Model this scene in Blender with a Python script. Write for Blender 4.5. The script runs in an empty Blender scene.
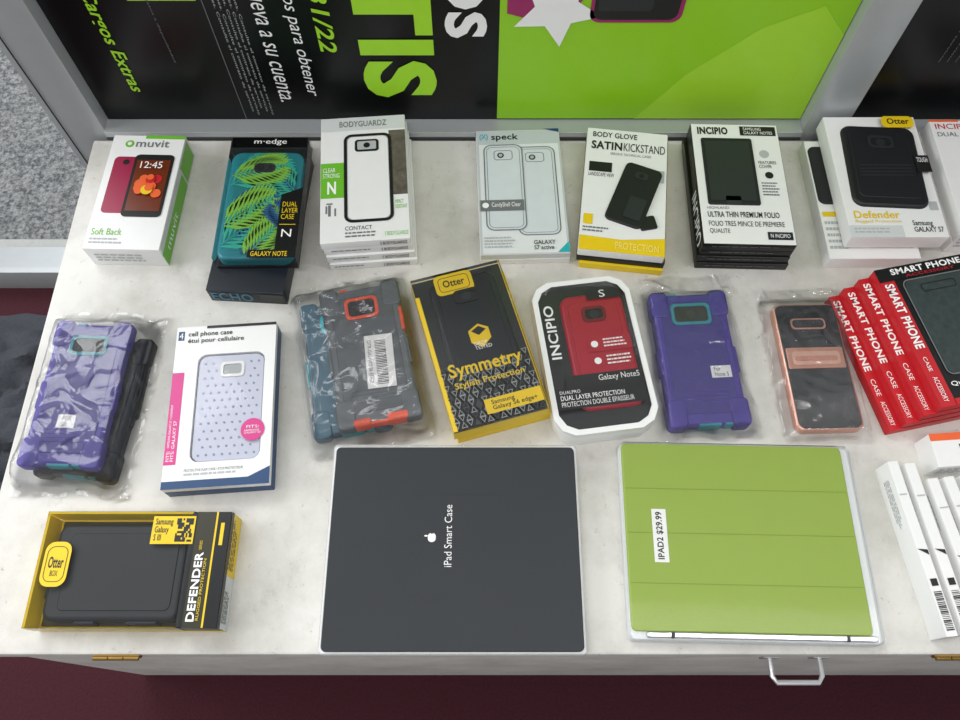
import bpy, math, random
from mathutils import Matrix, Vector, noise
random.seed(7)
sc=bpy.context.scene
try: sc.view_settings.view_transform='Standard'
except Exception: pass
TZ=0.45
def lin(h):
    h=h.lstrip('#'); r=[]
    for i in (0,2,4):
        v=int(h[i:i+2],16)/255
        r.append(v/12.92 if v<=.04045 else ((v+.055)/1.055)**2.4)
    return (*r,1)
MATS={}
def mk(name,hexc,rough=.5,metal=0,coat=0,var=.06,bump=0,scale=60,spec=.5):
    if name in MATS: return MATS[name]
    m=bpy.data.materials.new(name); m.use_nodes=True
    nt=m.node_tree; b=nt.nodes['Principled BSDF']
    tc=nt.nodes.new('ShaderNodeTexCoord'); n=nt.nodes.new('ShaderNodeTexNoise')
    n.inputs['Scale'].default_value=scale; n.inputs['Detail'].default_value=4
    nt.links.new(tc.outputs['Object'],n.inputs['Vector'])
    c=lin(hexc); mx=nt.nodes.new('ShaderNodeMix'); mx.data_type='RGBA'
    mx.inputs['A'].default_value=tuple(max(0,x*(1-var)) for x in c[:3])+(1,)
    mx.inputs['B'].default_value=tuple(min(1,x*(1+var)) for x in c[:3])+(1,)
    nt.links.new(n.outputs['Fac'],mx.inputs['Factor']); nt.links.new(mx.outputs['Result'],b.inputs['Base Color'])
    b.inputs['Roughness'].default_value=rough; b.inputs['Metallic'].default_value=metal
    b.inputs['Coat Weight'].default_value=coat; b.inputs['Coat Roughness'].default_value=.12
    b.inputs['Specular IOR Level'].default_value=spec
    if bump:
        bp=nt.nodes.new('ShaderNodeBump'); bp.inputs['Strength'].default_value=bump; bp.inputs['Distance'].default_value=.002
        nt.links.new(n.outputs['Fac'],bp.inputs['Height']); nt.links.new(bp.outputs['Normal'],b.inputs['Normal'])
    MATS[name]=m; return m
def mk_clear(name,white=.06,gloss=.35,rough=.08,scale=0,bump=.0,tint=(1,1,1,1)):
    m=bpy.data.materials.new(name); m.use_nodes=True; nt=m.node_tree; nt.nodes.clear()
    N=nt.nodes.new; L=nt.links.new
    out=N('ShaderNodeOutputMaterial'); tr=N('ShaderNodeBsdfTransparent'); tr.inputs[0].default_value=tint
    gl=N('ShaderNodeBsdfGlossy'); gl.inputs['Roughness'].default_value=rough
    df=N('ShaderNodeBsdfDiffuse'); df.inputs[0].default_value=(.9,.93,.96,1)
    lw=N('ShaderNodeLayerWeight'); lw.inputs['Blend'].default_value=gloss
    m1=N('ShaderNodeMixShader'); m2=N('ShaderNodeMixShader'); m2.inputs[0].default_value=white
    L(lw.outputs['Fresnel'],m1.inputs[0]); L(tr.outputs[0],m1.inputs[1]); L(gl.outputs[0],m1.inputs[2])
    L(m1.outputs[0],m2.inputs[1]); L(df.outputs[0],m2.inputs[2]); L(m2.outputs[0],out.inputs[0])
    if bump:
        tc=N('ShaderNodeTexCoord'); n=N('ShaderNodeTexNoise'); n.inputs['Scale'].default_value=scale; n.inputs['Detail'].default_value=2; n.inputs['Distortion'].default_value=.8
        bp=N('ShaderNodeBump'); bp.inputs['Strength'].default_value=bump; bp.inputs['Distance'].default_value=.005
        L(tc.outputs['Object'],n.inputs['Vector']); L(n.outputs['Fac'],bp.inputs['Height'])
        L(bp.outputs['Normal'],gl.inputs['Normal']); L(bp.outputs['Normal'],lw.inputs['Normal'])
    MATS[name]=m; return m

WHITE=mk('carton_white','#e9e9e7',.4,var=.03); OFFW=mk('carton_grey','#cfd2d2',.4,var=.03)
BLACK=mk('carton_black','#0b0c0d',.35); INK=mk('ink_black','#111111',.5); GREYI=mk('ink_grey','#6d7172',.5)
LGREY=mk('ink_lightgrey','#b0b4b5',.5)
YEL=mk('print_yellow','#e6c414',.4); RED=mk('print_red','#c01a24',.4); GRN=mk('print_green','#6cb82c',.4)
TEAL=mk('print_teal','#1fa8b0',.4); PINK=mk('print_pink','#cf3585',.4); BLUE=mk('print_blue','#17406c',.4); ORG=mk('print_orange','#e8622a',.45)
WINK=mk('ink_white','#f4f4f2',.5,var=.02)
RUB=mk('rubber_black','#111316',.5,bump=.1,scale=300); DGREY=mk('plastic_darkgrey','#26292d',.4)
CLEAR=mk_clear('clear_plastic',.012,.2,.05); FILM=mk_clear('shrink_film',.0,.12,.08,scale=7,bump=.12)
BAG=mk_clear('poly_bag',.03,.33,.10,scale=30,bump=.55)
GLASS=mk_clear('window_glass',.0,.1,.01)

def offset(o,d):
    n=len(o); r=[]
    for i in range(n):
        p=Vector(o[i-1]);q=Vector(o[i]);s=Vector(o[(i+1)%n])
        a=(q-p); b=(s-q)
        if a.length<1e-9 or b.length<1e-9: r.append(tuple(q)); continue
        a.normalize(); b.normalize()
        na=Vector((-a.y,a.x)); nb=Vector((-b.y,b.x)); m=na+nb
        if m.length<1e-6: m=na
        m.normalize(); k=1/max(.4,m.dot(na)); r.append((q.x+m.x*d*k,q.y+m.y*d*k))
    return r
def rr(x0,y0,x1,y1,r,n=5):
    x0,x1=min(x0,x1),max(x0,x1); y0,y1=min(y0,y1),max(y0,y1)
    r=min(r,(x1-x0)/2*.99,(y1-y0)/2*.99); o=[]
    if r<=0: return [(x0,y0),(x1,y0),(x1,y1),(x0,y1)]
    for cx,cy,a0 in ((x1-r,y0+r,-90),(x1-r,y1-r,0),(x0+r,y1-r,90),(x0+r,y0+r,180)):
        for i in range(n+1):
            a=math.radians(a0+90*i/n); o.append((cx+r*math.cos(a),cy+r*math.sin(a)))
    return o
def circ(cx,cy,r,n=28,ry=None):
    ry=ry or r
    return [(cx+r*math.cos(2*math.pi*i/n),cy+ry*math.sin(2*math.pi*i/n)) for i in range(n)]

class B:
    def __init__(s,name,cx=0,cy=0,w=1,d=1,h=0,ang=0,z=TZ+.0002):
        s.name=name; s.w=w; s.d=d; s.h=h; s.loc=(cx,cy,z); s.ang=ang
        s.v=[]; s.f=[]; s.m=[]; s.sm=[]; s.mats=[]; s.M=Matrix.Identity(4); s.map=None
    def mi(s,m):
        if m not in s.mats: s.mats.append(m)
        return s.mats.index(m)
    def add(s,vs,fs,mat,smooth=False):
        b=len(s.v); s.v+= [tuple(s.M@Vector(p)) for p in vs]
        i=s.mi(mat)
        for f in fs: s.f.append([b+j for j in f]); s.m.append(i); s.sm.append(smooth)
    def sub(s,x,y,a,z=0): s.M=Matrix.Translation((x,y,z))@Matrix.Rotation(math.radians(a),4,'Z')
    def end(s): s.M=Matrix.Identity(4)
    def prism(s,o,z0,z1,mat,bev=0,top=None,smooth=True,steps=3):
        n=len(o); rings=[(o,z0)]
        if bev>0:
            for i in range(steps+1):
                a=math.pi/2*i/steps
                rings.append((offset(o,bev*(1-math.cos(a))),z1-bev+bev*math.sin(a)))
        else: rings.append((o,z1))
        vs=[(p[0],p[1],z) for r,z in rings for p in r]; fs=[]
        for k in range(len(rings)-1):
            for i in range(n):
                j=(i+1)%n; fs.append((k*n+i,k*n+j,(k+1)*n+j,(k+1)*n+i))
        s.add(vs,fs+[tuple(reversed(range(n)))],mat,smooth)
        L=(len(rings)-1)*n
        s.add([vs[L+i] for i in range(n)],[tuple(range(n))],top or mat,smooth)
    def box(s,x0,y0,x1,y1,z0,z1,mat,bev=.0006,r=.001,top=None):
        s.prism(rr(x0,y0,x1,y1,r,2),z0,z1,mat,bev,top,True,2)
    def ring(s,o,inn,z0,z1,mat):
        n=len(o); vs=[(p[0],p[1],z) for r,z in ((o,z0),(o,z1),(inn,z1),(inn,z0)) for p in r]; fs=[]
        for k in range(3):
            for i in range(n):
                j=(i+1)%n; fs.append((k*n+i,k*n+j,(k+1)*n+j,(k+1)*n+i))
        s.add(vs,fs,mat,True)
    def P(s,a,b,l):
        if s.map: return s.map(a,b,l)
        return ((a-.5)*s.w,(.5-b)*s.d,s.h+l*.00025)
    def poly(s,pts,mat,l=1):
        vs=[s.P(a,b,l) for a,b in pts]
        s.add(vs,[tuple(range(len(vs)))],mat)
    def rect(s,a0,b0,a1,b1,mat,l=1,r=0):
        if r:
            o=rr(a0*s.w,b0*s.d,a1*s.w,b1*s.d,r,5); s.poly([(x/s.w,y/s.d) for x,y in reversed(o)],mat,l)
        else: s.poly([(a0,b1),(a1,b1),(a1,b0),(a0,b0)],mat,l)
    def frame(s,a0,b0,a1,b1,wd,mat,l=1,r=.004):
        o=rr(a0*s.w,b0*s.d,a1*s.w,b1*s.d,r,5); i=offset(o,wd); n=len(o)
        vs=[s.P(x/s.w,y/s.d,l) for x,y in o+i]
        s.add(vs,[(k,(k+1)%n,n+(k+1)%n,n+k) for k in range(n)],mat)
    def disc(s,a,b,r,mat,l=1,ry=None):
        s.poly([(x/s.w,y/s.d) for x,y in circ(a*s.w,b*s.d,r,24,ry)],mat,l)
    def text(s,t,a0,b0,a1,b1,mat,rot=0,l=2,bold=.0,shear=0):
        cu=bpy.data.curves.new('t','FONT'); cu.body=t; cu.offset=bold; cu.shear=shear; cu.resolution_u=3; cu.space_line=.9
        if bold: cu.space_character=1+bold*2.2
        ob=bpy.data.objects.new('t',cu); sc.collection.objects.link(ob)
        dg=bpy.context.evaluated_depsgraph_get(); me=bpy.data.meshes.new_from_object(ob.evaluated_get(dg))
        vs=[(p.co.x,p.co.y) for p in me.vertices]; fs=[tuple(p.vertices) for p in me.polygons]
        bpy.data.objects.remove(ob); bpy.data.curves.remove(cu); bpy.data.meshes.remove(me)
        if not vs: return
        X0=min(p[0] for p in vs);X1=max(p[0] for p in vs);Y0=min(p[1] for p in vs);Y1=max(p[1] for p in vs)
        o=[]
        for x,y in vs:
            p=(x-X0)/(X1-X0); q=1-(y-Y0)/(Y1-Y0)
            if rot==-90: p,q=1-q,p
            elif rot==90: p,q=q,1-p
            o.append(s.P(a0+(a1-a0)*p,b0+(b1-b0)*q,l))
        s.add(o,fs,mat)
    def lines(s,a0,b0,a1,b1,n,mat,l=2):
        hh=(b1-b0)/n
        for i in range(n):
            a=a0
            end=a1-(random.random()*.25*(a1-a0))
            while a<end:
                w=(a1-a0)*random.uniform(.05,.16); e=min(a+w,end); s.rect(a,b0+i*hh,e,b0+i*hh+hh*.45,mat,l); a=e+(a1-a0)*.025
    def barcode(s,a0,b0,a1,b1,mat,l=3,horiz=True):
        n=22; st=(a1-a0)/n if horiz else (b1-b0)/n
        for i in range(n):
            w=st*random.choice((.3,.5,.75))
            if horiz: s.rect(a0+i*st,b0,a0+i*st+w,b1,mat,l)
            else: s.rect(a0,b0+i*st,a1,b0+i*st+w,mat,l)
    def qr(s,a0,b0,a1,b1,mat,l=3,n=11):
        for i in range(n):
            for j in range(n):
                ed=lambda u,v:(u in(0,2) or v in(0,2)) or (u==1 and v==1)
                cor=(i<3 and j<3) or (i<3 and j>n-4) or (i>n-4 and j<3)
                if (cor) or (not cor and random.random()<.5):
                    s.rect(a0+(a1-a0)*i/n,b0+(b1-b0)*j/n,a0+(a1-a0)*(i+1)/n,b0+(b1-b0)*(j+1)/n,mat,l)
    def front(s,z0,z1,w=None,y=None):
        w=w or s.w; y=-s.d/2 if y is None else y
        s.map=lambda a,b,l:((a-.5)*w,y-.0002*l-.0003,z1+(z0-z1)*b)
    def right(s,z0,z1,d=None):
        s.map=lambda a,b,l:(s.w/2+.0003+.0002*l,(a-.5)*s.d,z1+(z0-z1)*b)
    def left(s,z0,z1):
        s.map=lambda a,b,l:(-s.w/2-.0003-.0002*l,(.5-a)*s.d,z1+(z0-z1)*b)
    def topmap(s): s.map=None
    def case(s,x,y,w,l,z0,th,mat,acc,rot=0,inner=None,camw=.034,camh=.017,grip=True,keys=None):
        """rugged phone case seen from its back"""
        keep=s.M.copy(); keys=keys or acc
        s.M=keep@Matrix.Translation((x,y,0))@Matrix.Rotation(math.radians(rot),4,'Z')
        inner=inner or mat
        s.prism(rr(-w/2,-l/2,w/2,l/2,.013,6),z0,z0+th,mat,.0035)
        if grip:
            for sx in(-1,1):
                for sy in(-1,1):
                    cx=sx*(w/2-.008); cy=sy*(l/2-.013)
                    s.prism(rr(cx-.0105,cy-.0165,cx+.0105,cy+.0165,.006,4),z0+.001,z0+th+.0012,mat,.002)
                s.prism(rr(sx*(w/2)-.0022,-.02,sx*(w/2)+.0022,.012,.002,3),z0+.002,z0+th-.002,keys,.001)
            s.prism(rr(-.012,-l/2-.0016,.012,-l/2+.003,.0015,3),z0+.001,z0+th-.001,acc,.001)
            s.prism(rr(-w/2+.02,l/2-.004,-w/2+.03,l/2+.0015,.0015,3),z0+.001,z0+th-.001,acc,.001)
            s.prism(rr(w/2-.026,-l/2-.001,w/2-.012,-l/2+.004,.0015,3),z0+.001,z0+th-.001,acc,.001)
        s.prism(rr(-w/2+.008,-l/2+.012,w/2-.008,l/2-.01,.008,5),z0+th-.001,z0+th+.0009,inner,.0009)
        zc=z0+th+.0009; cy=l/2-.027
        s.ring(rr(-camw/2-.0036,cy-camh/2-.0036,camw/2+.0036,cy+camh/2+.0036,.006,5),rr(-camw/2,cy-camh/2,camw/2,cy+camh/2,.004,5),zc-.0005,zc+.0012,acc)
        s.prism(rr(-camw/2,cy-camh/2,camw/2,cy+camh/2,.004,5),zc-.0006,zc+.0002,INK)
        s.prism(circ(0,cy,.0055,18),zc,zc+.0006,DGREY)
        if grip:
            for i in range(4):
                yy=-l/2+.024+i*.0045; s.prism(rr(-w/2+.018,yy,w/2-.018,yy+.0016,.0007,2),zc-.0003,zc+.0005,mat,.0003)
        s.M=keep
    def bag(s,x0,y0,x1,y1,cx0,cy0,cx1,cy1,zt,seed=0,nx=64,ny=90,mat=None,fall=.020):
        vs=[];fs=[]
        for j in range(ny+1):
            for i in range(nx+1):
                x=x0+(x1-x0)*i/nx; y=y0+(y1-y0)*j/ny
                dx=max(cx0-x,0,x-cx1); dy=max(cy0-y,0,y-cy1); dd=math.hypot(dx,dy)
                k=max(0,1-dd/fall); k=k*k*(3-2*k)
                q=Vector((x*18+seed,y*18,seed*1.7))
                nz=noise.fractal(q,1.0,2.0,3)
                rd=(1-min(1,abs(noise.noise(q*1.5+Vector((9,3,1)))*2)))**5
                edge=min(i,nx-i,j,ny-j)
                z=.0012+zt*k+ (abs(nz)*.006*(.3+.9*(1-k)))+rd*.0030*(.35+.9*(1-k))+.0008*k
                px=x+.003*noise.noise(Vector((y*30,seed,0)))*(1 if edge<3 else .3)
                py=y+.004*noise.noise(Vector((x*30,seed,5)))*(1 if edge<3 else .3)
                vs.append((px,py,z))
        for j in range(ny):
            for i in range(nx):
                a=j*(nx+1)+i; fs.append((a,a+1,a+nx+2,a+nx+1))
        s.add(vs,fs,mat or BAG,True)
    def make(s):
        me=bpy.data.meshes.new(s.name); me.from_pydata(s.v,[],s.f)
        for m in s.mats: me.materials.append(m)
        for p,i,q in zip(me.polygons,s.m,s.sm): p.material_index=i; p.use_smooth=q
        me.update()
        try: me.set_sharp_from_angle(angle=math.radians(38))
        except Exception: pass
        ob=bpy.data.objects.new(s.name,me); ob.location=s.loc; ob.rotation_euler[2]=math.radians(s.ang)
        sc.collection.objects.link(ob); return ob

# ================= ROOM =================
b=B('floor',0,0,z=0); b.box(-3,-2.5,3,.80,-.06,0,mk('maroon_carpet','#3a0a18',.95,var=.6,bump=.8,scale=260)); b.make()
m=bpy.data.materials.new('asphalt'); m.use_nodes=True; nt=m.node_tree; bs=nt.nodes['Principled BSDF']
tc=nt.nodes.new('ShaderNodeTexCoord'); n=nt.nodes.new('ShaderNodeTexNoise'); n.inputs['Scale'].default_value=110; n.inputs['Detail'].default_value=6; n.inputs['Roughness'].default_value=.75
cr=nt.nodes.new('ShaderNodeValToRGB'); cr.color_ramp.elements[0].position=.40; cr.color_ramp.elements[0].color=lin('#505356'); cr.color_ramp.elements[1].position=.62; cr.color_ramp.elements[1].color=lin('#a3a4a2')
nt.links.new(tc.outputs['Object'],n.inputs['Vector']); nt.links.new(n.outputs['Fac'],cr.inputs[0]); nt.links.new(cr.outputs[0],bs.inputs['Base Color']); bs.inputs['Roughness'].default_value=.9
bp=nt.nodes.new('ShaderNodeBump'); bp.inputs['Distance'].default_value=.01; bp.inputs['Strength'].default_value=.5; nt.links.new(n.outputs['Fac'],bp.inputs['Height']); nt.links.new(bp.outputs['Normal'],bs.inputs['Normal'])
b=B('ground_asphalt',0,0,z=0); b.box(-6,.85,6,7,-.1,-.04,m); b.make()
b=B('sidewalk_curb',0,0,z=0); b.box(-6,.801,6,.85,-.1,-.01,mk('concrete_light','#b9bab6',.85,var=.15,bump=.3,scale=90)); b.make()

m=bpy.data.materials.new('worn_white_paint'); m.use_nodes=True; nt=m.node_tree; bs=nt.nodes['Principled BSDF']; N=nt.nodes.new; L=nt.links.new
tc=N('ShaderNodeTexCoord')
n1=N('ShaderNodeTexNoise'); n1.inputs['Scale'].default_value=7; n1.inputs['Detail'].default_value=9; n1.inputs['Roughness'].default_value=.7
r1=N('ShaderNodeValToRGB'); r1.color_ramp.elements[0].position=.30; r1.color_ramp.elements[0].color=lin('#b9b6ae'); r1.color_ramp.elements[1].position=.60; r1.color_ramp.elements[1].color=lin('#d9d7d1')
n2=N('ShaderNodeTexNoise'); n2.inputs['Scale'].default_value=90; n2.inputs['Detail'].default_value=8; n2.inputs['Roughness'].default_value=.8
r2=N('ShaderNodeValToRGB'); r2.color_ramp.elements[0].position=.60; r2.color_ramp.elements[0].color=(0,0,0,1); r2.color_ramp.elements[1].position=.68; r2.color_ramp.elements[1].color=(.75,.75,.75,1)
mp=N('ShaderNodeMapping'); mp.inputs['Scale'].default_value=(14,9,8); mp.inputs['Rotation'].default_value=(0,0,.7)
n3=N('ShaderNodeTexNoise'); n3.inputs['Scale'].default_value=1.8; n3.inputs['Detail'].default_value=8; n3.inputs['Roughness'].default_value=.7
r3=N('ShaderNodeValToRGB'); r3.color_ramp.elements[0].position=.60; r3.color_ramp.elements[0].color=(0,0,0,1); r3.color_ramp.elements[1].position=.72; r3.color_ramp.elements[1].color=(.4,.4,.4,1)
mx=N('ShaderNodeMix'); mx.data_type='RGBA'; mx.inputs['B'].default_value=lin('#8b8373')
mx2=N('ShaderNodeMix'); mx2.data_type='RGBA'; mx2.inputs['B'].default_value=lin('#9d998f')
L(tc.outputs['Object'],n1.inputs['Vector']);L(tc.outputs['Object'],n2.inputs['Vector']);L(tc.outputs['Object'],mp.inputs['Vector']);L(mp.outputs[0],n3.inputs['Vector'])
L(n1.outputs['Fac'],r1.inputs[0]);L(n2.outputs['Fac'],r2.inputs[0]);L(n3.outputs['Fac'],r3.inputs[0])
L(r2.outputs[0],mx.inputs['Factor']);L(r1.outputs[0],mx.inputs['A']);L(r3.outputs[0],mx2.inputs['Factor']);L(mx.outputs['Result'],mx2.inputs['A']);L(mx2.outputs['Result'],bs.inputs['Base Color'])
bs.inputs['Roughness'].default_value=.55
bp=N('ShaderNodeBump'); bp.inputs['Strength'].default_value=.3; bp.inputs['Distance'].default_value=.002; L(n2.outputs['Fac'],bp.inputs['Height']); L(bp.outputs['Normal'],bs.inputs['Normal'])
PAINT=m
MET=mk('handle_metal','#d8d9da',.3,metal=.6); BRASS=mk('brass','#8f713a',.4,metal=.8)
b=B('display_bench',0,0,z=0)
b.box(-.505,.063,.95,.694,.425,TZ,PAINT,bev=.002,r=.002)
b.box(-.500,.070,.945,.694,0,.424,PAINT,bev=.001,r=.002)
for hx in (-.350,.460):
    b.box(hx-.022,.0605,hx+.022,.0632,.442,.4495,BRASS,bev=.0003)
    o=[(math.cos(a)*.002,math.sin(a)*.002) for a in [i*math.pi/5 for i in range(10)]]
    for x0,x1 in ((-.022,-.008),(-.007,.007),(.008,.022)):
        vs=[(hx+x,.0597+p,.4495+q) for x in (x0,x1) for p,q in o]
        b.add(vs,[(i,(i+1)%10,10+(i+1)%10,10+i) for i in range(10)]+[tuple(range(10)),tuple(range(10,20))],BRASS,True)
path=[(.292,.064),(.292,.046),(.296,.040),(.338,.040),(.342,.046),(.342,.064)]
z0=.410
pts=[Vector((x,y,z0)) for x,y in path]; rad=.0026; rings=[]
for i,p in enumerate(pts):
    a=pts[max(0,i-1)]; c=pts[min(len(pts)-1,i+1)]; t=(c-a).normalized(); side=Vector((0,0,1)); n_=t.cross(side).normalized()
    rings.append([p+rad*(math.cos(k*math.pi/4)*side+math.sin(k*math.pi/4)*n_) for k in range(8)])
vs=[tuple(q) for r in rings for q in r]; fs=[]
for i in range(len(rings)-1):
    for k in range(8): fs.append((i*8+k,i*8+(k+1)%8,(i+1)*8+(k+1)%8,(i+1)*8+k))
b.add(vs,fs,MET,True)
for hx in (.292,.342): b.box(hx-.008,.0625,hx+.008,.0705,z0-.008,z0+.008,MET)
b.make()

ALU=mk('aluminium_frame','#aeb2b3',.35,metal=.3,var=.05)
DARK=mk('rubber_gasket','#2c2e2f',.7)
b=B('window_1',0,0,z=0)
b.box(-.547,.70,-.487,.76,0,2.2,ALU)
b.box(-.5385,.6985,-.5375,.70,.0,2.2,DARK,bev=0,r=0)
b.box(.418,.70,.472,.76,0,2.2,ALU)
b.box(-.487,.696,.418,.745,.30,.462,ALU)
b.box(-.487,.694,.418,.6965,.45,.4535,DARK)
b.box(.472,.696,1.6,.745,.30,.462,ALU)
b.box(-2.2,.735,-.547,.79,0.0005,.055,ALU)
b.box(-2.2,.70,1.6,.76,2.2,2.28,ALU)
for x0,x1,zz in ((-2.2,-.547,.055),(-.487,.418,.462),(.472,1.6,.462)):
    b.add([(x0,.746,zz),(x1,.746,zz),(x1,.746,2.2),(x0,.746,2.2)],[(0,1,2,3)],GLASS)
b.make()

PBLK=mk('poster_black','#08090b',.3,var=.2,spec=.3); LIME=mk('poster_lime','#93cf1c',.35,var=.03); LIME2=mk('poster_lime_light','#a6dc30',.35,var=.03)
TLIME=mk('poster_lime_ink','#a2dc28',.4); PURP=mk('poster_magenta','#9a2460',.4)
b=B('window_poster',0,0,z=0); b.w=1;b.d=1
b.box(-.485,.718,.417,.721,.4625,1.06,PBLK,bev=0,r=0)
Y=.7178
b.map=lambda x,z,l:(x,Y-.0003*l,z)
b.rect(.022,.4645,.417,1.06,LIME,1)
b.poly([(.20,.4645),(.417,.4645),(.417,.60),(.38,.64),(.32,.61),(.25,.54)],LIME2,2)
b.text('Sin Cargos Extras',-.438,.70,-.418,.512,TLIME,-90,3,bold=.018,shear=.2)
b.text('12/31/22',-.187,.705,-.167,.575,TLIME,-90,3,bold=.018,shear=.2)
b.text('Canjee sus puntos para obtener',-.220,.80,-.200,.505,WINK,-90,3,shear=.25)
b.text('una linea nueva a su cuenta.',-.252,.76,-.231,.495,WINK,-90,3,shear=.25)
b.text('GRATIS',-.142,.94,-.053,.503,TLIME,-90,3,bold=.045)
b.text('DATOS',-.040,.86,.008,.596,WINK,-90,3,bold=.04)
for i,x in enumerate((-.268,-.274,-.280,-.286,-.292)):
    b.text('Se aplican terminos y condiciones. Consulte el contrato de servicio',x-.0015,.80,x+.0022,.472+.006*(i%3),LGREY,-90,3)
b.rect(-.3045,.4645,-.3035,1.0,GREYI,3)
b.text('Dispositivos se venden por separado y estan sujetos a disponibilidad',-.365,.85,-.362,.56,GREYI,-90,3)
b.rect(-.385,.647,-.310,.70,TLIME,3)
st=[]
for i in range(10):
    a=math.radians(-90+36*i+8); r=.052 if i%2==0 else .025
    st.append((.085+r*math.cos(a),.635+r*math.sin(a)))
b.poly(st,WINK,4)
b.poly([(.03,.63),(.09,.612),(.12,.66),(.03,.70)],PURP,3)
b.poly(rr(.122,.618,.225,.82,.012),PURP,4); b.poly(rr(.126,.622,.220,.815,.01),INK,5); b.poly(rr(.13,.634,.190,.80,.004),DGREY,6)
b.make()
b=B('window_poster',0,0,z=0); b.w=1;b.d=1
b.box(.476,.718,1.2,.721,.4625,1.06,PBLK,bev=0,r=0); b.map=lambda x,z,l:(x,Y-.0003*l,z)
for i in range(4): b.text('Se aplican terminos y condiciones del servicio',.545+.010*i,.8,.548+.010*i,.56,GREYI,-90,3)
b.make()

CL=mk('grey_cloth','#383b41',.9,var=.3,bump=.6,scale=200)
vs=[];fs=[];nx,ny=50,50
for j in range(ny+1):
    for i in range(nx+1):
        x=-.25+.5*i/nx; y=-.26+.44*j/ny; e=min(i,nx-i,j,ny-j)/8; e=min(1,e)
        z=.004+e*(.02+.045*abs(noise.fractal(Vector((x*7,y*16,2)),1,2,4))+.012*math.sin(y*90+6*noise.noise(Vector((x*6,y*6,0)))))
        vs.append((x+.02*noise.noise(Vector((0,y*14,1))),y+.02*noise.noise(Vector((x*14,0,1))),max(.003,z)))
for j in range(ny):
    for i in range(nx): a=j*(nx+1)+i; fs.append((a,a+1,a+nx+2,a+nx+1))
b=B('crumpled_jacket',-.90,.50,z=0); b.add(vs,fs,CL,True); b.make()

# ================= BACK ROW =================
b=B('soft_phone_case_box',-.416,.587,.090,.169,.034,-1.5)
b.box(-.045,-.0845,.045,.0845,0,.034,WHITE)
b.text('muvit',.34,.045,.80,.11,GREYI,bold=.01); b.disc(.25,.08,.0055,GRN); b.disc(.25,.08,.0028,WHITE,2)
CR=mk('case_crimson','#981a42',.4)
b.rect(.10,.20,.50,.70,CR,1,r=.006); b.disc(.27,.25,.004,INK,2)
b.rect(.38,.18,.92,.73,INK,3,r=.006); b.rect(.42,.23,.88,.68,mk('screen_amber','#6a2c10',.3),4)
for i in range(12):
    b.disc(.52+.28*random.random(),.38+.24*random.random(),.004+.004*random.random(),random.choice((ORG,YEL,RED)),5+i)
b.text('12:45',.50,.26,.80,.32,WINK,l=18)
b.text('Soft Back',.06,.83,.46,.885,GRN); b.lines(.06,.91,.5,.97,2,LGREY)
b.rect(.45,0,1,.03,GRN)
b.right(0,.034); b.rect(.02,.05,.98,.95,OFFW); b.rect(.0,.3,.7,.95,GRN,2); b.rect(.72,.1,.97,.9,GRN,2)
b.text('muvit',.1,.45,.4,.75,WINK,l=3)
b.front(0,.034); b.lines(.1,.3,.9,.8,3,LGREY); b.make()

NAVY=mk('carton_navy','#141b24',.35); ECH=mk('echo_ink','#2c6f86',.4)
b=B('sleeve_phone_case_box',-.264,.553,.090,.204,.024,-3.5)
b.box(-.045,-.102,.045,.102,0,.024,NAVY)
b.front(.001,.023); b.text('ECHO',.04,.12,.58,.88,ECH,bold=.03); b.rect(.68,.1,.98,.9,BLACK)
b.make()
b=B('palm_print_phone_case',-.258,.571,.095,.176,.022,0,z=TZ+.0245)
b.box(-.0475,-.088,.0475,.088,0,.003,BLACK)
LT=mk('case_teal','#167d88',.4,var=.1); LY=mk('leaf_lime','#86c441',.45); LG=mk('leaf_green','#2fb39a',.45); LB=mk('leaf_blue','#1a5c94',.45)
b.case(-.002,-.008,.088,.156,.003,.013,LT,RUB,grip=False,camw=.001,camh=.001)
b.h=.0171
rgx=(-.041,.037); rgy=(-.080,.066)
def clippoly(p):
    for ax,lim,sg in ((0,rgx[0],1),(0,rgx[1],-1),(1,rgy[0],1),(1,rgy[1],-1)):
        out=[]
        for i in range(len(p)):
            A=p[i-1];C=p[i]; ia=(A[ax]-lim)*sg>=0; ic=(C[ax]-lim)*sg>=0
            if ia!=ic:
                t=(lim-A[ax])/(C[ax]-A[ax]); out.append((A[0]+(C[0]-A[0])*t,A[1]+(C[1]-A[1])*t))
            if ic: out.append(C)
        p=out
        if len(p)<3: return None
    return p
def frond(x0,y0,ang,ln,mat,z):
    n=12; ca,sa=math.cos(ang),math.sin(ang)
    def W(u,v): return (x0+u*ca-v*sa,y0+u*sa+v*ca)
    shapes=[[W(0,-.0007),W(ln,0),W(0,.0007)]]
    for i in range(1,n):
        u=ln*i/n; L_=ln*.60*math.sin(math.pi*(.25+.7*i/n)); wd=ln/n*.34
        for sg in(-1,1):
            tip=(u+L_*.80,sg*L_*.62)
            q=[W(u,0),W(u+L_*.45+wd*.6,sg*(L_*.33-wd*.4)),W(*tip),W(u+L_*.35-wd*.5,sg*(L_*.36+wd*.6))]
            if sg<0: q.reverse()
            shapes.append(q)
    for q in shapes:
        q=clippoly(q)
        if q: b.add([(x,y,z) for x,y in q],[tuple(range(len(q)))],mat)
for k,(x,y,a,l,mt) in enumerate([(-.045,-.02,.35,.075,LB),(-.02,-.085,1.1,.08,LB),(.03,-.02,1.9,.07,LB),(-.05,-.075,.75,.09,LG),(.0,-.07,1.35,.08,LG),(-.045,.015,.6,.08,LG),(.045,.0,2.3,.06,LG),
      (-.05,-.045,.62,.080,LY),(-.045,.03,.25,.07,LY),(-.015,-.09,.95,.065,LY),(.042,-.05,2.2,.05,LB)]):
    frond(x,y,a,l,mt,.01715+.00015*k)
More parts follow.
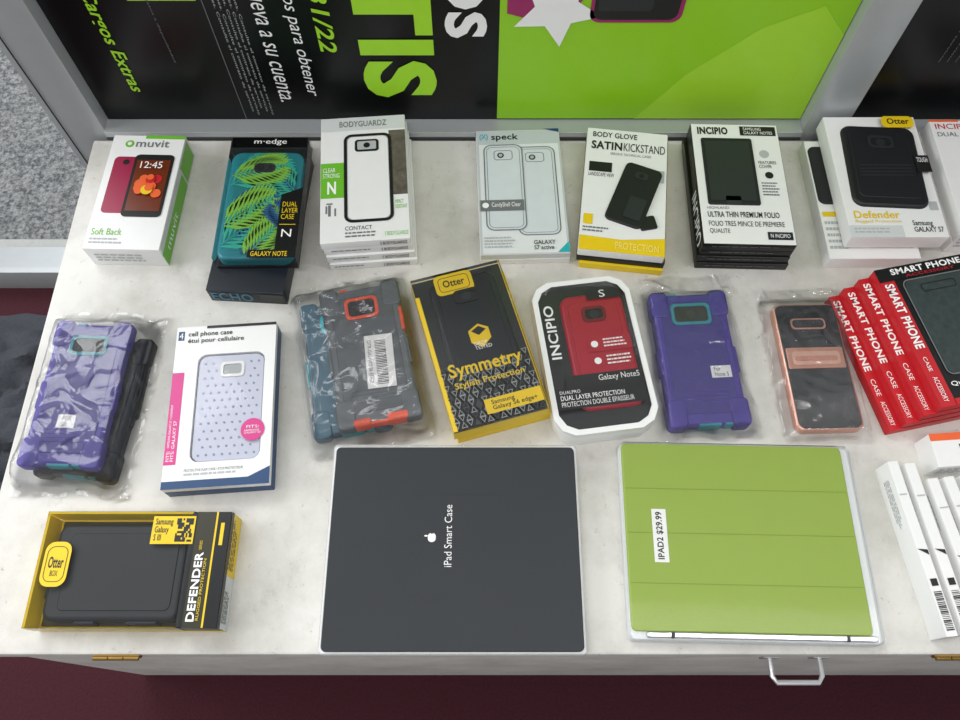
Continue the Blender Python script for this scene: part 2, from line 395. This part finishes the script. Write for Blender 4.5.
b.prism(rr(-.016,.036,.010,.050,.006),.0172,.0192,DGREY,.0005); b.prism(circ(-.008,.043,.005,16),.0192,.0198,INK); b.prism(circ(.004,.043,.003,12),.0192,.0198,INK)
b.h=.0222
b.box(-.0465,.070,.0465,.087,.003,.0222,BLACK)
b.text("m·edge",.30,.025,.72,.08,WINK,l=3)
b.rect(.74,.5,1.0,1.0,BLACK,2); b.poly([(.74,.5),(1,.5),(1,.44)],BLACK,2)
b.text('DUAL\nLAYER\nCASE',.77,.56,.97,.70,YEL,l=3); b.rect(.76,.74,.96,.745,YEL,3); b.text('N',.80,.78,.92,.84,WINK,l=3)
b.rect(.42,.94,1,1,BLACK,3); b.text('GALAXY NOTE',.46,.952,.9,.99,YEL,l=4,bold=.01)
b.prism([(-.0475,-.088),(.0475,-.088),(.0475,.088),(-.0475,.088)],.0031,.0222,CLEAR,0); b.make()

b=B('phone_case_box_stack',-.139,.597,.104,.185,.048,4.5)
for i in range(3):
    dx=(.005,.003,.0015)[i]; b.box(-.052+dx,-.0925-.003*(2-i),.052+dx,.0925-.004*(2-i),i*.012,i*.012+.0117,WHITE)
b.box(-.052,-.0925,.052,.0925,.036,.048,WHITE)
b.rect(0.005,.005,.995,.115,OFFW); b.text('BODYGUARDZ',.22,.035,.78,.085,GREYI,bold=.015)
PH=mk('photo_grey','#5c564c',.5,var=.8,scale=120)
b.rect(.80,.13,.995,.66,PH); b.rect(.005,.38,.28,.66,GRN); b.text('CLEAR\nSTRONG',.03,.42,.22,.50,WINK); b.text('N',.08,.53,.18,.63,WINK,bold=.03)
b.rect(.27,.15,.83,.86,WHITE,2,r=.010)
b.frame(.27,.15,.83,.86,.004,INK,3,r=.010); b.frame(.30,.165,.80,.845,.0015,LGREY,3,r=.009)
b.rect(.40,.20,.68,.30,INK,4,r=.004); b.rect(.43,.215,.65,.285,LGREY,5,r=.002); b.disc(.54,.25,.004,INK,6)
b.text('CONTACT',.28,.885,.58,.915,INK); b.lines(.28,.93,.7,.98,2,GREYI); b.text('IMPACT\nRESISTANT',.85,.70,.98,.77,GRN); b.text('S BODYGUARDZ',.72,.94,.98,.97,GRN)
b.rect(.07,.70,.14,.71,GREYI,2); b.rect(.09,.715,.12,.80,GREYI);b.rect(.16,.74,.18,.80,GREYI); b.rect(.06,.72,.08,.78,GREYI)
for i in range(3):
    b.front(i*.012,i*.012+.0117,y=-.0925-.003*(2-i)); b.text('S BODYGUARDZ',.66,.25,.96,.75,INK,bold=.01); b.lines(.1,.3,.55,.6,1,GREYI)
b.front(.036,.048); b.text('S BODYGUARDZ',.66,.25,.96,.75,INK,bold=.01)
b.make()

b=B('clear_phone_case_box',.051,.599,.107,.189,.02,1.8)
o=[(-.0535,-.0945),(.0535,-.0945),(.0535,.0945),(-.0535,.0945)]
b.prism(o,0,.0098,WHITE,.0005,steps=1); b.prism(offset(o,.0005),.010,.02,OFFW,.0005,steps=1)
b.rect(.01,.01,.99,.99,mk('carton_silver','#bcc3c5',.35,var=.04)); b.rect(.03,.125,.97,.99,mk('carton_pale','#dde0e0',.4),1.5)
b.text('speck',.18,.035,.50,.10,INK,l=2,bold=.02)
b.text('(X)',.04,.035,.14,.09,TEAL,l=2,bold=.02)
for (a0,a1,bb0,bb1) in ((.44,.92,.15,.86),(.08,.54,.13,.82)):
    b.rect(a0,bb0,a1,bb1,mk('clear_case_print','#cfd6d9',.35),2 if a0>.2 else 4,r=.010); l0=3 if a0>.2 else 5
    b.frame(a0,bb0,a1,bb1,.0014,GREYI,l0,r=.010); b.frame(a0+.035,bb0+.02,a1-.035,bb1-.02,.0006,GREYI,l0,r=.007)
    c_=(a0+a1)/2
    b.frame(c_-.11,bb0+.05,c_+.11,bb0+.13,.0008,GREYI,l0,r=.004); b.disc(c_-.03,bb0+.09,.0042,INK,l0); b.disc(c_-.03,bb0+.09,.0025,LGREY,l0+.5)
b.rect(.02,.585,.52,.67,GREYI,7); b.disc(.08,.627,.004,WINK,8); b.text('CandyShell Clear',.15,.605,.48,.65,WINK,l=8)
b.text('GALAXY\nS7 active',.60,.90,.84,.97,INK,l=7,bold=.01)
b.lines(.05,.87,.4,.96,4,LGREY,7)
b.poly([(.86,.99),(.99,.99),(.99,.91)],TEAL,4); b.poly([(.80,.0),(.99,.0),(.99,.03)],BLUE,4); b.make()

b=B('phone_case_box_stack',.175,.588,.100,.183,.034,-7)
for i,mt in enumerate((YEL,BLACK)):
    b.box(-.050+.004*(1-i),-.0915-.003*(1-i),.051+.002,.0905,i*.011,i*.011+.0108,mt)
b.box(-.050,-.0915,.050,.0915,.022,.034,WHITE)
b.prism([(-.014,.0905),(.014,.0905),(.012,.099),(-.012,.099)],.022,.0235,INK)
b.text('BODY GLOVE',.07,.03,.62,.075,INK,bold=.015); b.text('SATIN',.06,.11,.44,.18,INK,bold=.03); b.text('KICKSTAND',.46,.11,.97,.18,INK)
b.text('SERIOUS TECHNICAL CASES',.3,.20,.8,.22,GREYI)
b.rect(.05,.29,.33,.37,INK,2); b.text('LANDSCAPE VIEW',.05,.38,.36,.41,INK)
b.sub(.011,-.008,-16); b.map=lambda a,bb,l:(a,bb,.034+.00025*l)
b.prism(rr(-.023,-.045,.023,.045,.007),.034,.0375,RUB,.001)
b.prism(rr(-.008,.024,.008,.034,.003),.0375,.038,DGREY); b.prism(circ(0,.029,.003,14),.038,.0383,INK)
b.prism(rr(-.003,-.036,.018,-.004,.002),.0375,.0385,DGREY); b.end(); b.topmap()
b.sub(.024,-.045,18); b.prism(rr(-.006,-.012,.014,.006,.002),.034,.0365,INK,.0005); b.end()
b.poly([(0,1),(1,1),(1,.86),(.5,.90),(0,.89)],YEL,2); b.text('PROTECTION',.42,.92,.93,.975,mk('pale_yellow_ink','#f3dc6a',.4),l=4,bold=.02)
b.rect(.03,.72,.14,.80,YEL,2); b.lines(.03,.82,.35,.87,2,GREYI,l=4); b.rect(.86,.32,.97,.42,LGREY,2)
b.right(.0,.034); b.rect(0,.02,1,.34,YEL); b.make()

b=B('folio_case_box_stack',.313,.590,.107,.178,.046,-1.5)
for i in range(3): b.box(-.0535-.003*(i==1),-.089-.002*(2-i),.0535+.002*(i==0),.088,i*.0115,i*.0115+.0112,BLACK)
b.box(-.0535,-.089,.0535,.089,.0345,.046,BLACK,top=WHITE)
b.text('INCIPIO',.07,.03,.42,.095,INK,bold=.04); b.rect(.56,.02,.97,.10,INK,2); b.text('SAMSUNG\nGALAXY NOTE5',.60,.03,.93,.09,WINK,l=3)
FOL=mk('folio_black','#15171c',.6)
b.prism(rr(-.043,-.034,.019,.066,.003),.046,.0475,FOL,.0008); b.rect(.13,.16,.64,.66,DGREY,8); b.prism(rr(-.022,-.034,-.004,-.022,.002),.0475,.048,DGREY)
b.disc(.80,.26,.006,LGREY,2); b.text('FEATURES\nCOVER',.72,.32,.92,.38,INK)
b.disc(.82,.44,.005,INK,2); b.lines(.72,.50,.92,.62,5,GREYI)
b.text('HIGHLAND',.08,.705,.32,.725,GREYI); b.text('ULTRA THIN PREMIUM FOLIO',.08,.745,.86,.79,INK,bold=.015)
b.text('FOLIO TRES MINCE DE PREMIERE',.08,.82,.90,.86,INK); b.text('QUALITE',.08,.88,.3,.92,INK)
b.rect(.70,.90,.97,.96,NAVY,2); b.text('N INCIPIO',.73,.915,.94,.945,WINK,l=3)
b.left(0,.046); b.text('INCIPIO',.55,.1,.95,.6,OFFW,0,bold=.02)
for i in range(4):
    b.front(i*.0115,i*.0115+.0112,y=-.089-.002*(2-i) if i<3 else -.089); b.lines(.1,.35,.9,.55,1,GREYI,1)
b.make()

b=B('rugged_phone_case_box',.466,.587,.108,.176,.0195,0)
b.box(-.054,-.088,.054,.088,0,.0195,WHITE)
b.prism(rr(-.052,-.01,-.028,.078,.008),.0195,.0215,RUB,.001); b.rect(.03,.62,.3,.66,YEL); b.lines(.03,.7,.3,.95,5,LGREY); b.make()
b=B('rugged_phone_case_box',.487,.603,.114,.180,.0215,0,z=TZ+.0222)
b.box(-.057,-.090,.057,.090,0,.0215,WHITE)
b.case(.002,.012,.090,.122,.0217,.0032,RUB,DGREY,-3,grip=False,camw=.024,camh=.012)
for y in (-.005,.0,.005,.010): b.box(-.03,y,.034,y+.002,.0255,.0262,DGREY,bev=0)
b.h=.0265; b.rect(.60,.02,.95,.12,YEL,2,r=.006); b.text('Otter',.66,.04,.90,.09,INK,l=3,bold=.02)
b.h=.0215; b.text('Defender',.08,.795,.55,.855,YEL,bold=.02); b.text('Rugged Protection',.08,.865,.55,.895,YEL)
b.rect(0,.91,.55,1,OFFW,1); b.lines(.05,.93,.5,.98,2,LGREY)
b.rect(.88,.72,.97,.79,LGREY); b.text('Samsung\nGALAXY S7',.66,.87,.96,.96,INK,bold=.01)
b.h=.0265; b.rect(.84,.36,.995,.5,INK,1); b.text('TOUGH',.86,.38,.975,.42,WINK,l=3); b.make()
b=B('dual_layer_phone_case_box',.613,.604,.106,.166,.045,0)
b.box(-.053,-.083,.053,.083,0,.022,WHITE); b.box(-.052,-.083,.053,.082,.0225,.045,WHITE)
b.text('INCIPIO',.06,.04,.5,.09,RED); b.rect(0,.0,.35,.02,ORG); b.text('DUAL LAYER',.06,.12,.6,.16,GREYI); b.rect(.3,.25,.9,.7,INK,2,r=.006)
b.front(0,.045); b.lines(.05,.2,.4,.8,4,LGREY); b.make()

# ================= MIDDLE ROW =================
PUR=mk('case_purple','#3c2790',.38,var=.1); PUR2=mk('case_purple_inner','#342282',.32,var=.1); TEALP=mk('case_teal_accent','#1d8f9c',.45)
b=B('bagged_purple_phone_case',-.432,.325,.086,.165,.03,-2)
b.case(.015,-.008,.082,.160,0.0008,.012,RUB,TEALP,-3,keys=RUB)
b.prism(rr(.044,-.02,.060,.05,.004,4),.0008,.009,RUB,.002)
b.case(-.001,.001,.080,.163,.0145,.013,PUR,TEALP,0,inner=PUR2,keys=PUR)
b.h=.0294; b.rect(.36,.66,.58,.75,WHITE,1); b.text('FOR\nS7',.42,.67,.53,.74,INK,l=2)
b.bag(-.058,-.108,.068,.108,-.042,-.084,.044,.083,.0295,3); b.make()

b=B('studded_phone_case_box',-.277,.315,.110,.187,.025,4)
b.box(-.055,-.0935,.055,.0935,0,.017,BLUE,top=WHITE)
ow=rr(-.055,-.0935,.055,.0935,.001,5); iw=rr(-.029,-.066,.044,.058,.010,5)
b.ring(ow,iw,.017,.025,WHITE)
PAT=mk('case_studded_white','#c9ccdb',.35,var=.02)
b.prism(rr(-.028,-.065,.043,.057,.010,5),.017,.0225,PAT,.001)
STUD=mk('stud','#8d90a8',.3)
for j in range(13):
    for i in range(8):
        x=-.021+i*.0083+(.004 if j%2 else 0); y=-.058+j*.0088
        if x<.040 and not(-.008<x<.025 and y>.028): b.prism(circ(x,y,.0013,6),.0224,.0232,STUD)
b.ring(rr(-.004,.030,.022,.048,.004),rr(-.001,.033,.019,.045,.003),.0225,.0242,WHITE); b.prism(rr(-.001,.033,.019,.045,.003),.022,.0228,LGREY)
b.add([(-.029,-.066,.0246),(.044,-.066,.0246),(.044,.058,.0246),(-.029,.058,.0246)],[(0,1,2,3)],CLEAR)
b.text('cell phone case',.12,.035,.56,.075,INK,bold=.015); b.text('étui pour cellulaire',.12,.08,.68,.118,INK,bold=.015); b.rect(.02,.03,.08,.09,BLUE)
b.text('4',.03,.04,.07,.08,WINK)
b.rect(.0,.30,.115,.86,PINK); b.text('FITS:',.02,.78,.05,.84,WINK,90); b.text('SAMSUNG GALAXY S7 / CONVIENT',.02,.50,.04,.76,WINK,90); b.text('FITS: GALAXY S7',.06,.6,.09,.84,WINK,90)
b.disc(.82,.68,.0125,PINK,3); b.text('FITS:',.76,.655,.88,.672,WINK,l=4); b.text('SAMSUNG\nGALAXY S7',.74,.68,.90,.705,WINK,l=4)
b.rect(0,.955,1,1,BLUE,2); b.poly([(.8,.955),(1,.955),(1,.90)],BLUE,2); b.text('PROTECTIVE FLEX CASE / ETUI PROTECTEUR',.2,.89,.75,.905,GREYI); b.lines(.2,.915,.7,.94,1,LGREY)
b.rect(.3,0,1,.018,BLACK,2); b.make()

GC=mk('case_slate','#5f6468',.4,var=.1); OC=mk('case_orange','#f0572a',.45); BGC=mk('case_bluegrey','#2f5566',.4)
b=B('bagged_grey_phone_case',-.128,.372,.088,.165,.03,12)
b.case(-.024,-.002,.080,.160,.0008,.012,BGC,TEAL,-1,inner=BGC)
b.case(.006,.0,.086,.165,.0145,.0135,GC,OC,0,inner=mk('case_slate_dark','#53585c',.38),camw=.030,camh=.020,keys=GC)
b.prism(rr(.014,-.085,.036,-.076,.002,3),.015,.0296,OC,.001); b.prism(rr(-.022,-.085,-.004,-.077,.002,3),.015,.0296,OC,.001)
b.prism(rr(.046,.02,.0505,.05,.002,3),.018,.0285,OC,.001)
b.sub(.014,-.014,-4); b.map=lambda a,bb,l:(a,bb,.0300+.00025*l)
b.poly([(-.013,-.032),(.018,-.032),(.018,.032),(-.013,.032)],WHITE,1)
for i in range(27):
    y=-.028+i*.002; b.poly([(-.002,y),(.010,y),(.010,y+random.choice((.0006,.001,.0014))),(-.002,y+.0008)],INK,2)
b.w=b.d=1; b.text('OTR-GALAXY S6 EDGE',-.010,.026,-.006,-.026,INK,-90,2); b.end(); b.topmap()
b.bag(-.074,-.104,.060,.110,-.062,-.082,.048,.083,.0305,11); b.make()

b=B('geometric_case_box_stack',-.003,.380,.104,.188,.034,16)
b.box(-.048,-.0935,.058,.092,0,.0165,YEL); b.prism([(-.052,-.094),(.052,-.094),(.052,.094),(-.052,.094)],.017,.033,YEL,.0006,top=BLACK,steps=1)
b.h=.033
b.case(.004,.024,.078,.125,.0332,.004,mk('case_black_satin','#1a1d22',.3),RUB,0,grip=False,camw=.022,camh=.01)
G1=mk('geo_grey1','#8e9190',.4);G3=mk('geo_dark','#3a3d3e',.4)
b.h=.0378
nx,ny=14,11
for j in range(ny):
    for i in range(nx):
        a0=.02+.96*i/nx; a1=.02+.96*(i+1)/nx; b0=.57+.42*j/ny; b1=.57+.42*(j+1)/ny; am=(a0+a1)/2
        if j+2.2*random.random()<2.0: continue
        sh=[(a0,b1),(a1,b1),(am,b0)] if (i+j)%2 else [(a0,b0),(am,b1),(a1,b0)]
        b.poly(sh,random.choice((G1,G1,G1,G3)),1)
        cx_=sum(p[0] for p in sh)/3; cy_=sum(p[1] for p in sh)/3
        b.poly([(cx_+(p[0]-cx_)*.62,cy_+(p[1]-cy_)*.62) for p in sh],random.choice((BLACK,BLACK,G3)),2)
b.rect(.0,.12,.045,1,YEL,2)
b.rect(.38,.86,.98,.95,YEL,3); b.text('Samsung\nGalaxy S6 edge+',.45,.872,.92,.94,INK,l=4,bold=.01)
b.text('Symmetry',.12,.60,.90,.71,YEL,l=4,bold=.02); b.text('Stylish Protection',.14,.72,.88,.77,YEL,l=4,bold=.01)
b.rect(.24,.01,.66,.15,YEL,3,r=.006); b.frame(.28,.03,.62,.13,.0007,INK,4,r=.005); b.text('Otter',.33,.05,.57,.10,INK,l=4,bold=.02)
b.poly([(.44,.42),(.56,.385),(.66,.42),(.66,.49),(.55,.54),(.44,.50)],YEL,3); b.poly([(.47,.425),(.56,.40),(.63,.43),(.54,.46)],INK,4)
b.text('DROP\nTESTED',.46,.50,.64,.55,WINK,l=5)
b.prism([(-.0522,-.0942),(.0522,-.0942),(.0522,.0942),(-.0522,.0942)],.0332,.0405,CLEAR,.0006,steps=1); b.make()

b=B('octagonal_phone_case_box',.124,.372,.112,.186,.03,7.5)
def octo(w,d,c,r=.0):
    return [(-w/2+c,-d/2),(w/2-c,-d/2),(w/2-c*.35,-d/2+c*.35),(w/2,-d/2+c),(w/2,d/2-c),(w/2-c*.35,d/2-c*.35),(w/2-c,d/2),(-w/2+c,d/2),(-w/2+c*.35,d/2-c*.35),(-w/2,d/2-c),(-w/2,-d/2+c),(-w/2+c*.35,-d/2+c*.35)]
b.prism(octo(.112,.186,.02),0,.022,WHITE,.002); b.ring(octo(.112,.186,.02),octo(.100,.174,.018),.022,.030,WHITE)
b.prism(octo(.100,.174,.018),.022,.0235,BLACK)
CRD=mk('case_red','#a81c30',.35)
b.case(.010,.004,.072,.140,.0235,.0042,CRD,mk('case_red_dark','#6d1020',.4),0,grip=False,camw=.020,camh=.012)
b.h=.0292
b.text('INCIPIO',.09,.16,.19,.52,WINK,90,l=2,bold=.02)
b.rect(.18,.635,.93,.71,INK,2); b.text('Galaxy Note5',.50,.648,.90,.695,WINK,l=3)
b.rect(.06,.71,.93,.79,BLACK,2); b.text('DUALPRO',.10,.725,.3,.745,WINK,l=3); b.text('DUAL LAYER PROTECTION',.10,.755,.72,.785,WINK,l=3,bold=.01)
b.rect(.06,.79,.93,.84,BLACK,2); b.text('PROTECTION DOUBLE EPAISSEUR',.10,.795,.80,.825,WINK,l=3)
b.rect(.46,.40,.90,.50,CRD,2,r=.003); b.lines(.62,.42,.88,.485,3,WINK,3); b.disc(.53,.45,.004,WINK,3); b.disc(.53,.56,.004,WINK,3); b.lines(.62,.53,.88,.60,3,WINK,3)
b.rect(.55,.08,.9,.15,INK,3); b.text('S',.68,.09,.74,.14,WINK,l=4)
b.prism(octo(.0995,.1735,.018),.0236,.0308,CLEAR,.0006,steps=1)
b.prism([(-.02,.090),(.02,.090),(.016,.104),(-.016,.104)],0.0005,.002,BLACK); b.make()

b=B('bagged_purple_cover',.243,.373,.086,.160,.025,3)
b.case(0,0,.084,.160,.0008,.0155,PUR,TEALP,0,inner=PUR2,camw=.038,camh=.02,keys=PUR)
b.h=.0178; b.rect(.62,.58,.88,.67,WHITE,1); b.text('For\nNote 5',.66,.59,.84,.66,INK,l=2)
b.bag(-.050,-.092,.056,.112,-.042,-.080,.042,.080,.0182,21,fall=.012); b.name='bagged_purple_phone_case'; b.make()

RG=mk('rose_gold','#d9a08c',.28,metal=.6); BG=mk('case_gloss_black','#0d0d10',.12,coat=1)
b=B('bagged_kickstand_phone_case',.376,.366,.076,.158,.012,1.5)
b.prism(rr(-.037,-.078,.037,.078,.010,6),.0006,.010,RG,.003)
b.prism(rr(-.0345,-.0755,.0345,.0755,.008,6),.0095,.0106,BG,.0005)
b.prism(rr(-.032,-.005,.032,.021,.002,3),.0105,.0115,RG,.0005); b.prism(rr(-.027,-.001,.027,.016,.004,4),.0112,.0122,mk('rose_gold_light','#e8bda8',.3,metal=.5),.0004)
b.prism(rr(-.024,.004,.024,.010,.002,3),.0122,.0128,RG,.0003)
b.prism(rr(-.020,.044,.020,.058,.005,5),.0105,.0113,RG,.0003); b.prism(rr(-.018,.046,.018,.056,.004,5),.0112,.0115,INK)
for x in(-.011,.0,.011): b.prism(circ(x,.051,.0038,16),.0115,.0119,DGREY)
b.bag(-.050,-.086,.042,.102,-.037,-.078,.037,.078,.0128,33,fall=.012); b.make()

b=B('accessory_case_box_stack',.509,.390,.106,.168,.056,12)
PLD=mk('case_plaid','#2f3c3a',.5,var=.6,scale=160)
for i in range(4):
    dx=-.0125*(3-i); dy=-.001*(3-i); z0=i*.0135
    b.box(-.053+dx,-.084+dy,.053+dx,.084+dy,z0,z0+.013,RED,top=BLACK)
    b.map=lambda a,bb,l,dx=dx,dy=dy,z=z0+.013:((a-.5)*.106+dx,(.5-bb)*.168+dy,z+.00025*l)
    if i<3:
        b.rect(0,0,.13,1,RED,1); b.text('SMART PHONE',.02,.04,.10,.58,WINK,-90,2,bold=.03)
        b.text('CASE',.03,.64,.08,.76,WINK,-90,2); b.text('ACCESSORY',.03,.80,.08,.97,WINK,-90,2)
b.rect(.0,0,.16,1,RED,1); b.text('SMART PHONE',.03,.12,.13,.60,WINK,-90,4,bold=.03); b.text('CASE',.05,.66,.09,.76,WINK,-90,4); b.text('ACCESSORY',.05,.80,.10,.97,WINK,-90,4)
b.rect(.0,0,1,.10,BLACK,3); b.text('SMART PHONE',.16,.015,.95,.06,WINK,l=4,bold=.03); b.text('ACCESSORY',.3,.07,.85,.09,RED,l=4)
b.rect(.24,.12,.94,.80,PLD,3,r=.008); b.frame(.22,.11,.96,.81,.0015,GREYI,4,r=.008)
b.frame(.4,.16,.78,.22,.001,INK,5,r=.003)
b.text('Quality Accessory',.2,.85,.9,.89,WINK,l=4,bold=.01); b.rect(.16,.96,1,1,RED,4); b.make()

# ================= FRONT ROW =================
b=B('rugged_phone_case_window_box',-.338,.139,.182,.110,.032,0)
b.box(-.091,-.055,.091,.055,0,.006,YEL)
b.box(-.087,-.051,.058,.051,.0061,.0075,mk('tray_olive','#3a3614',.5))
b.box(.052,-.055,.091,.055,.0076,.032,BLACK)
DK=mk('case_dusty_black','#1b1e22',.55,var=.5,scale=25,bump=.15)
b.prism(rr(-.080,-.048,.050,.044,.010,6),.0078,.026,DK,.004)
b.prism(rr(-.066,-.039,.042,.035,.006,5),.0255,.027,DK,.0008)
b.prism(rr(-.083,-.028,-.074,.022,.003,4),.0078,.022,DK,.002)
for x0,x1 in((-.05,-.03),(.0,.03)): b.prism(rr(x0,-.0505,x1,-.044,.002,3),.0078,.022,DK,.001)
b.box(-.091,.0530,.056,.055,.0062,.032,YEL); b.box(-.091,-.055,-.0890,.0524,.0062,.032,YEL); b.box(-.0884,-.055,.056,-.0535,.0062,.010,YEL)
b.h=.032
b.rect(.03,.27,.17,.66,YEL,2,r=.009); b.frame(.045,.31,.155,.62,.0006,INK,3,r=.007); b.text('Otter',.06,.40,.14,.50,INK,l=3,bold=.02); b.text('BOX',.08,.52,.12,.57,INK,l=3)
b.rect(.58,.04,.81,.29,YEL,2); b.text('Samsung\nGalaxy\nS III',.595,.06,.69,.26,INK,l=3,bold=.01); b.qr(.71,.06,.80,.27,INK)
b.rect(.82,.0,.93,1,mk('carton_olive','#2f2e1c',.35),1)
b.text('DEFENDER',.835,.36,.878,.95,WINK,90,l=3,bold=.03)
b.text('RUGGED PROTECTION',.885,.42,.90,.94,YEL,90,l=3); b.text('SERIES',.85,.26,.865,.34,YEL,90,l=3)
b.rect(.93,0,1,1,BLACK,1); b.rect(.92,.0,.93,1,YEL,2); b.rect(.95,.1,.97,.3,YEL,2)
b.right(0,.032); b.rect(0,0,1,1,OFFW,1); b.rect(.45,0,1,1,YEL,2); b.lines(.05,.2,.35,.8,5,INK,2); b.lines(.5,.2,.95,.8,4,INK,3); b.rect(0,.0,1,.2,BLACK,4)
b.topmap(); b.front(.0015,.0055); b.lines(.05,.2,.3,.7,1,INK,1); b.topmap()
b.prism([(-.0915,-.0555),(.055,-.0555),(.055,.0553),(-.0915,.0553)],.0062,.0322,CLEAR,0); b.make()

TG=mk('tablet_cover_charcoal','#34373b',.5,var=.10,scale=12,spec=.3); TGD=mk('fold_dark','#26292c',.45)
b=B('tablet_case_box',-.026,.165,.254,.207,.02,0)
b.prism(rr(-.127,-.1035,.127,.1035,.004,5),0,.0165,WHITE,.0015)
b.prism(rr(-.1245,-.1010,.1245,.1010,.005,5),.0165,.0195,TG,.001)
b.h=.0195
for t in (.255,.49,.745): b.rect(.016,t,.984,t+.003,TGD,1)
b.text('iPad Smart Case',.462,.31,.492,.61,WINK,90,l=2)
ap=[]
for i in range(28):
    q=2*math.pi*i/28; rx=.0046*(1-.16*max(0,math.cos(q))**6-.12*max(0,math.cos(q-math.pi))**6)
    ap.append((.413+rx*math.cos(q)/.254,.47+.0046*math.sin(q)/.207))
b.poly(ap,WINK,2); b.disc(.413,.445,.0016,TG,3); b.disc(.390,.462,.0018,WINK,2,ry=.0009)
b.prism(rr(-.1268,-.1033,.1268,.1033,.004,5),.0166,.0204,FILM,0)
b.make()
TL=mk('tablet_cover_lime','#91a843',.5,var=.03); TLD=mk('fold_lime','#7b9434',.5)
b=B('tablet_case_box',.2665,.172,.243,.199,.016,-1.2)
SIL=mk('tray_silver','#d6d9da',.3,var=.03)
b.prism(rr(-.1215,-.0995,.1215,.0995,.006,5),0,.010,SIL,.002)
b.prism(rr(-.119,-.091,.112,.098,.005,5),.010,.0135,TL,.001); b.h=.0135
for t in (.25,.48,.73): b.rect(.015,t,.955,t+.003,TLD,1)
b.prism(rr(-.105,-.0968,.115,-.0915,.002,4),.010,.0145,mk('hinge_aluminium','#c2c6c8',.25,metal=.8),.001)
b.box(-.082,-.0970,-.078,-.0912,.0101,.0147,DARK); b.box(.085,-.0970,.089,-.0912,.0101,.0147,DARK)
b.rect(.12,.36,.18,.63,WHITE,2); b.text('IPAD2 $29.99',.135,.375,.165,.615,INK,90,l=3,bold=.02)
b.prism(rr(-.1213,-.0993,.1213,.0993,.006,5),.0101,.0150,FILM,0)
b.make()

for k,(x,a,dd) in enumerate(((.433,7,.172),(.450,7,.168),(.466,8,.150),(.484,9,.150),(.503,10,.150))):
    b=B('slim_accessory_box',x+(.004 if k>1 else 0),.076+dd/2+.002*k,.011,dd,.030,a-1)
    b.box(-.0055,-dd/2,.0055,dd/2,0,.030,WHITE)
    b.barcode(.15,.76,.85,.97,INK,2,horiz=False); b.rect(.2,.69,.8,.73,INK,2); b.poly([(0,.52),(.9,.56),(.9,.53)],INK,2)
    b.lines(.1,.2,.9,.22,1,LGREY)
    b.front(0,.030); b.lines(.1,.1,.9,.9,6,GREYI,1)
    b.left(0,.030); b.lines(.1,.3,.4,.7,4,LGREY,1); b.make()
b=B('orange_trim_phone_case_box',.516,.262,.094,.036,.03,4); b.box(-.047,-.018,.047,.018,0,.03,WHITE); b.rect(0,0,1,.22,ORG); b.rect(.3,.35,.6,.8,INK,1); b.lines(.65,.4,.95,.8,3,GREYI)
b.front(0,.03); b.lines(.05,.2,.9,.8,4,LGREY); b.make()

# ================= LIGHT =================
def area(name,loc,tgt,sx,sy,e,col=(1,1,1)):
    l=bpy.data.lights.new(name,'AREA'); l.shape='RECTANGLE'; l.size=sx; l.size_y=sy; l.energy=e; l.color=col
    o=bpy.data.objects.new(name,l); o.location=loc; o.rotation_euler=(Vector(tgt)-Vector(loc)).to_track_quat('-Z','Y').to_euler(); sc.collection.objects.link(o)
area('daylight_outside',(-1.3,2.2,3.1),(-.1,.45,.45),2.2,1.4,78,(.96,.98,1))
area('daylight_side_window',(-2.3,.35,1.7),(.1,.3,.45),1.3,1.2,32,(.96,.98,1))
area('added_sparkle_strip',(-.2,-.55,2.7),(.0,.3,.45),1.3,.10,15,(1,.98,.95))  # unseen strip light, added so the bag creases catch bright sparkles
area('added_sparkle_strip',(1.1,.35,2.7),(.3,.4,.45),.10,1.2,9,(1,.98,.95))  # second added strip, also unseen, for glints from the right
w=bpy.data.worlds.new('w'); sc.world=w; w.use_nodes=True
w.node_tree.nodes['Background'].inputs[0].default_value=(.93,.96,1,1); w.node_tree.nodes['Background'].inputs[1].default_value=.48
cam=bpy.data.cameras.new('camera'); co=bpy.data.objects.new('camera',cam); co.location=(0,0,1.25); co.rotation_euler=(math.radians(25.2),0,0)
cam.lens=29.25; cam.sensor_width=36; cam.clip_start=.05; sc.collection.objects.link(co); sc.camera=co
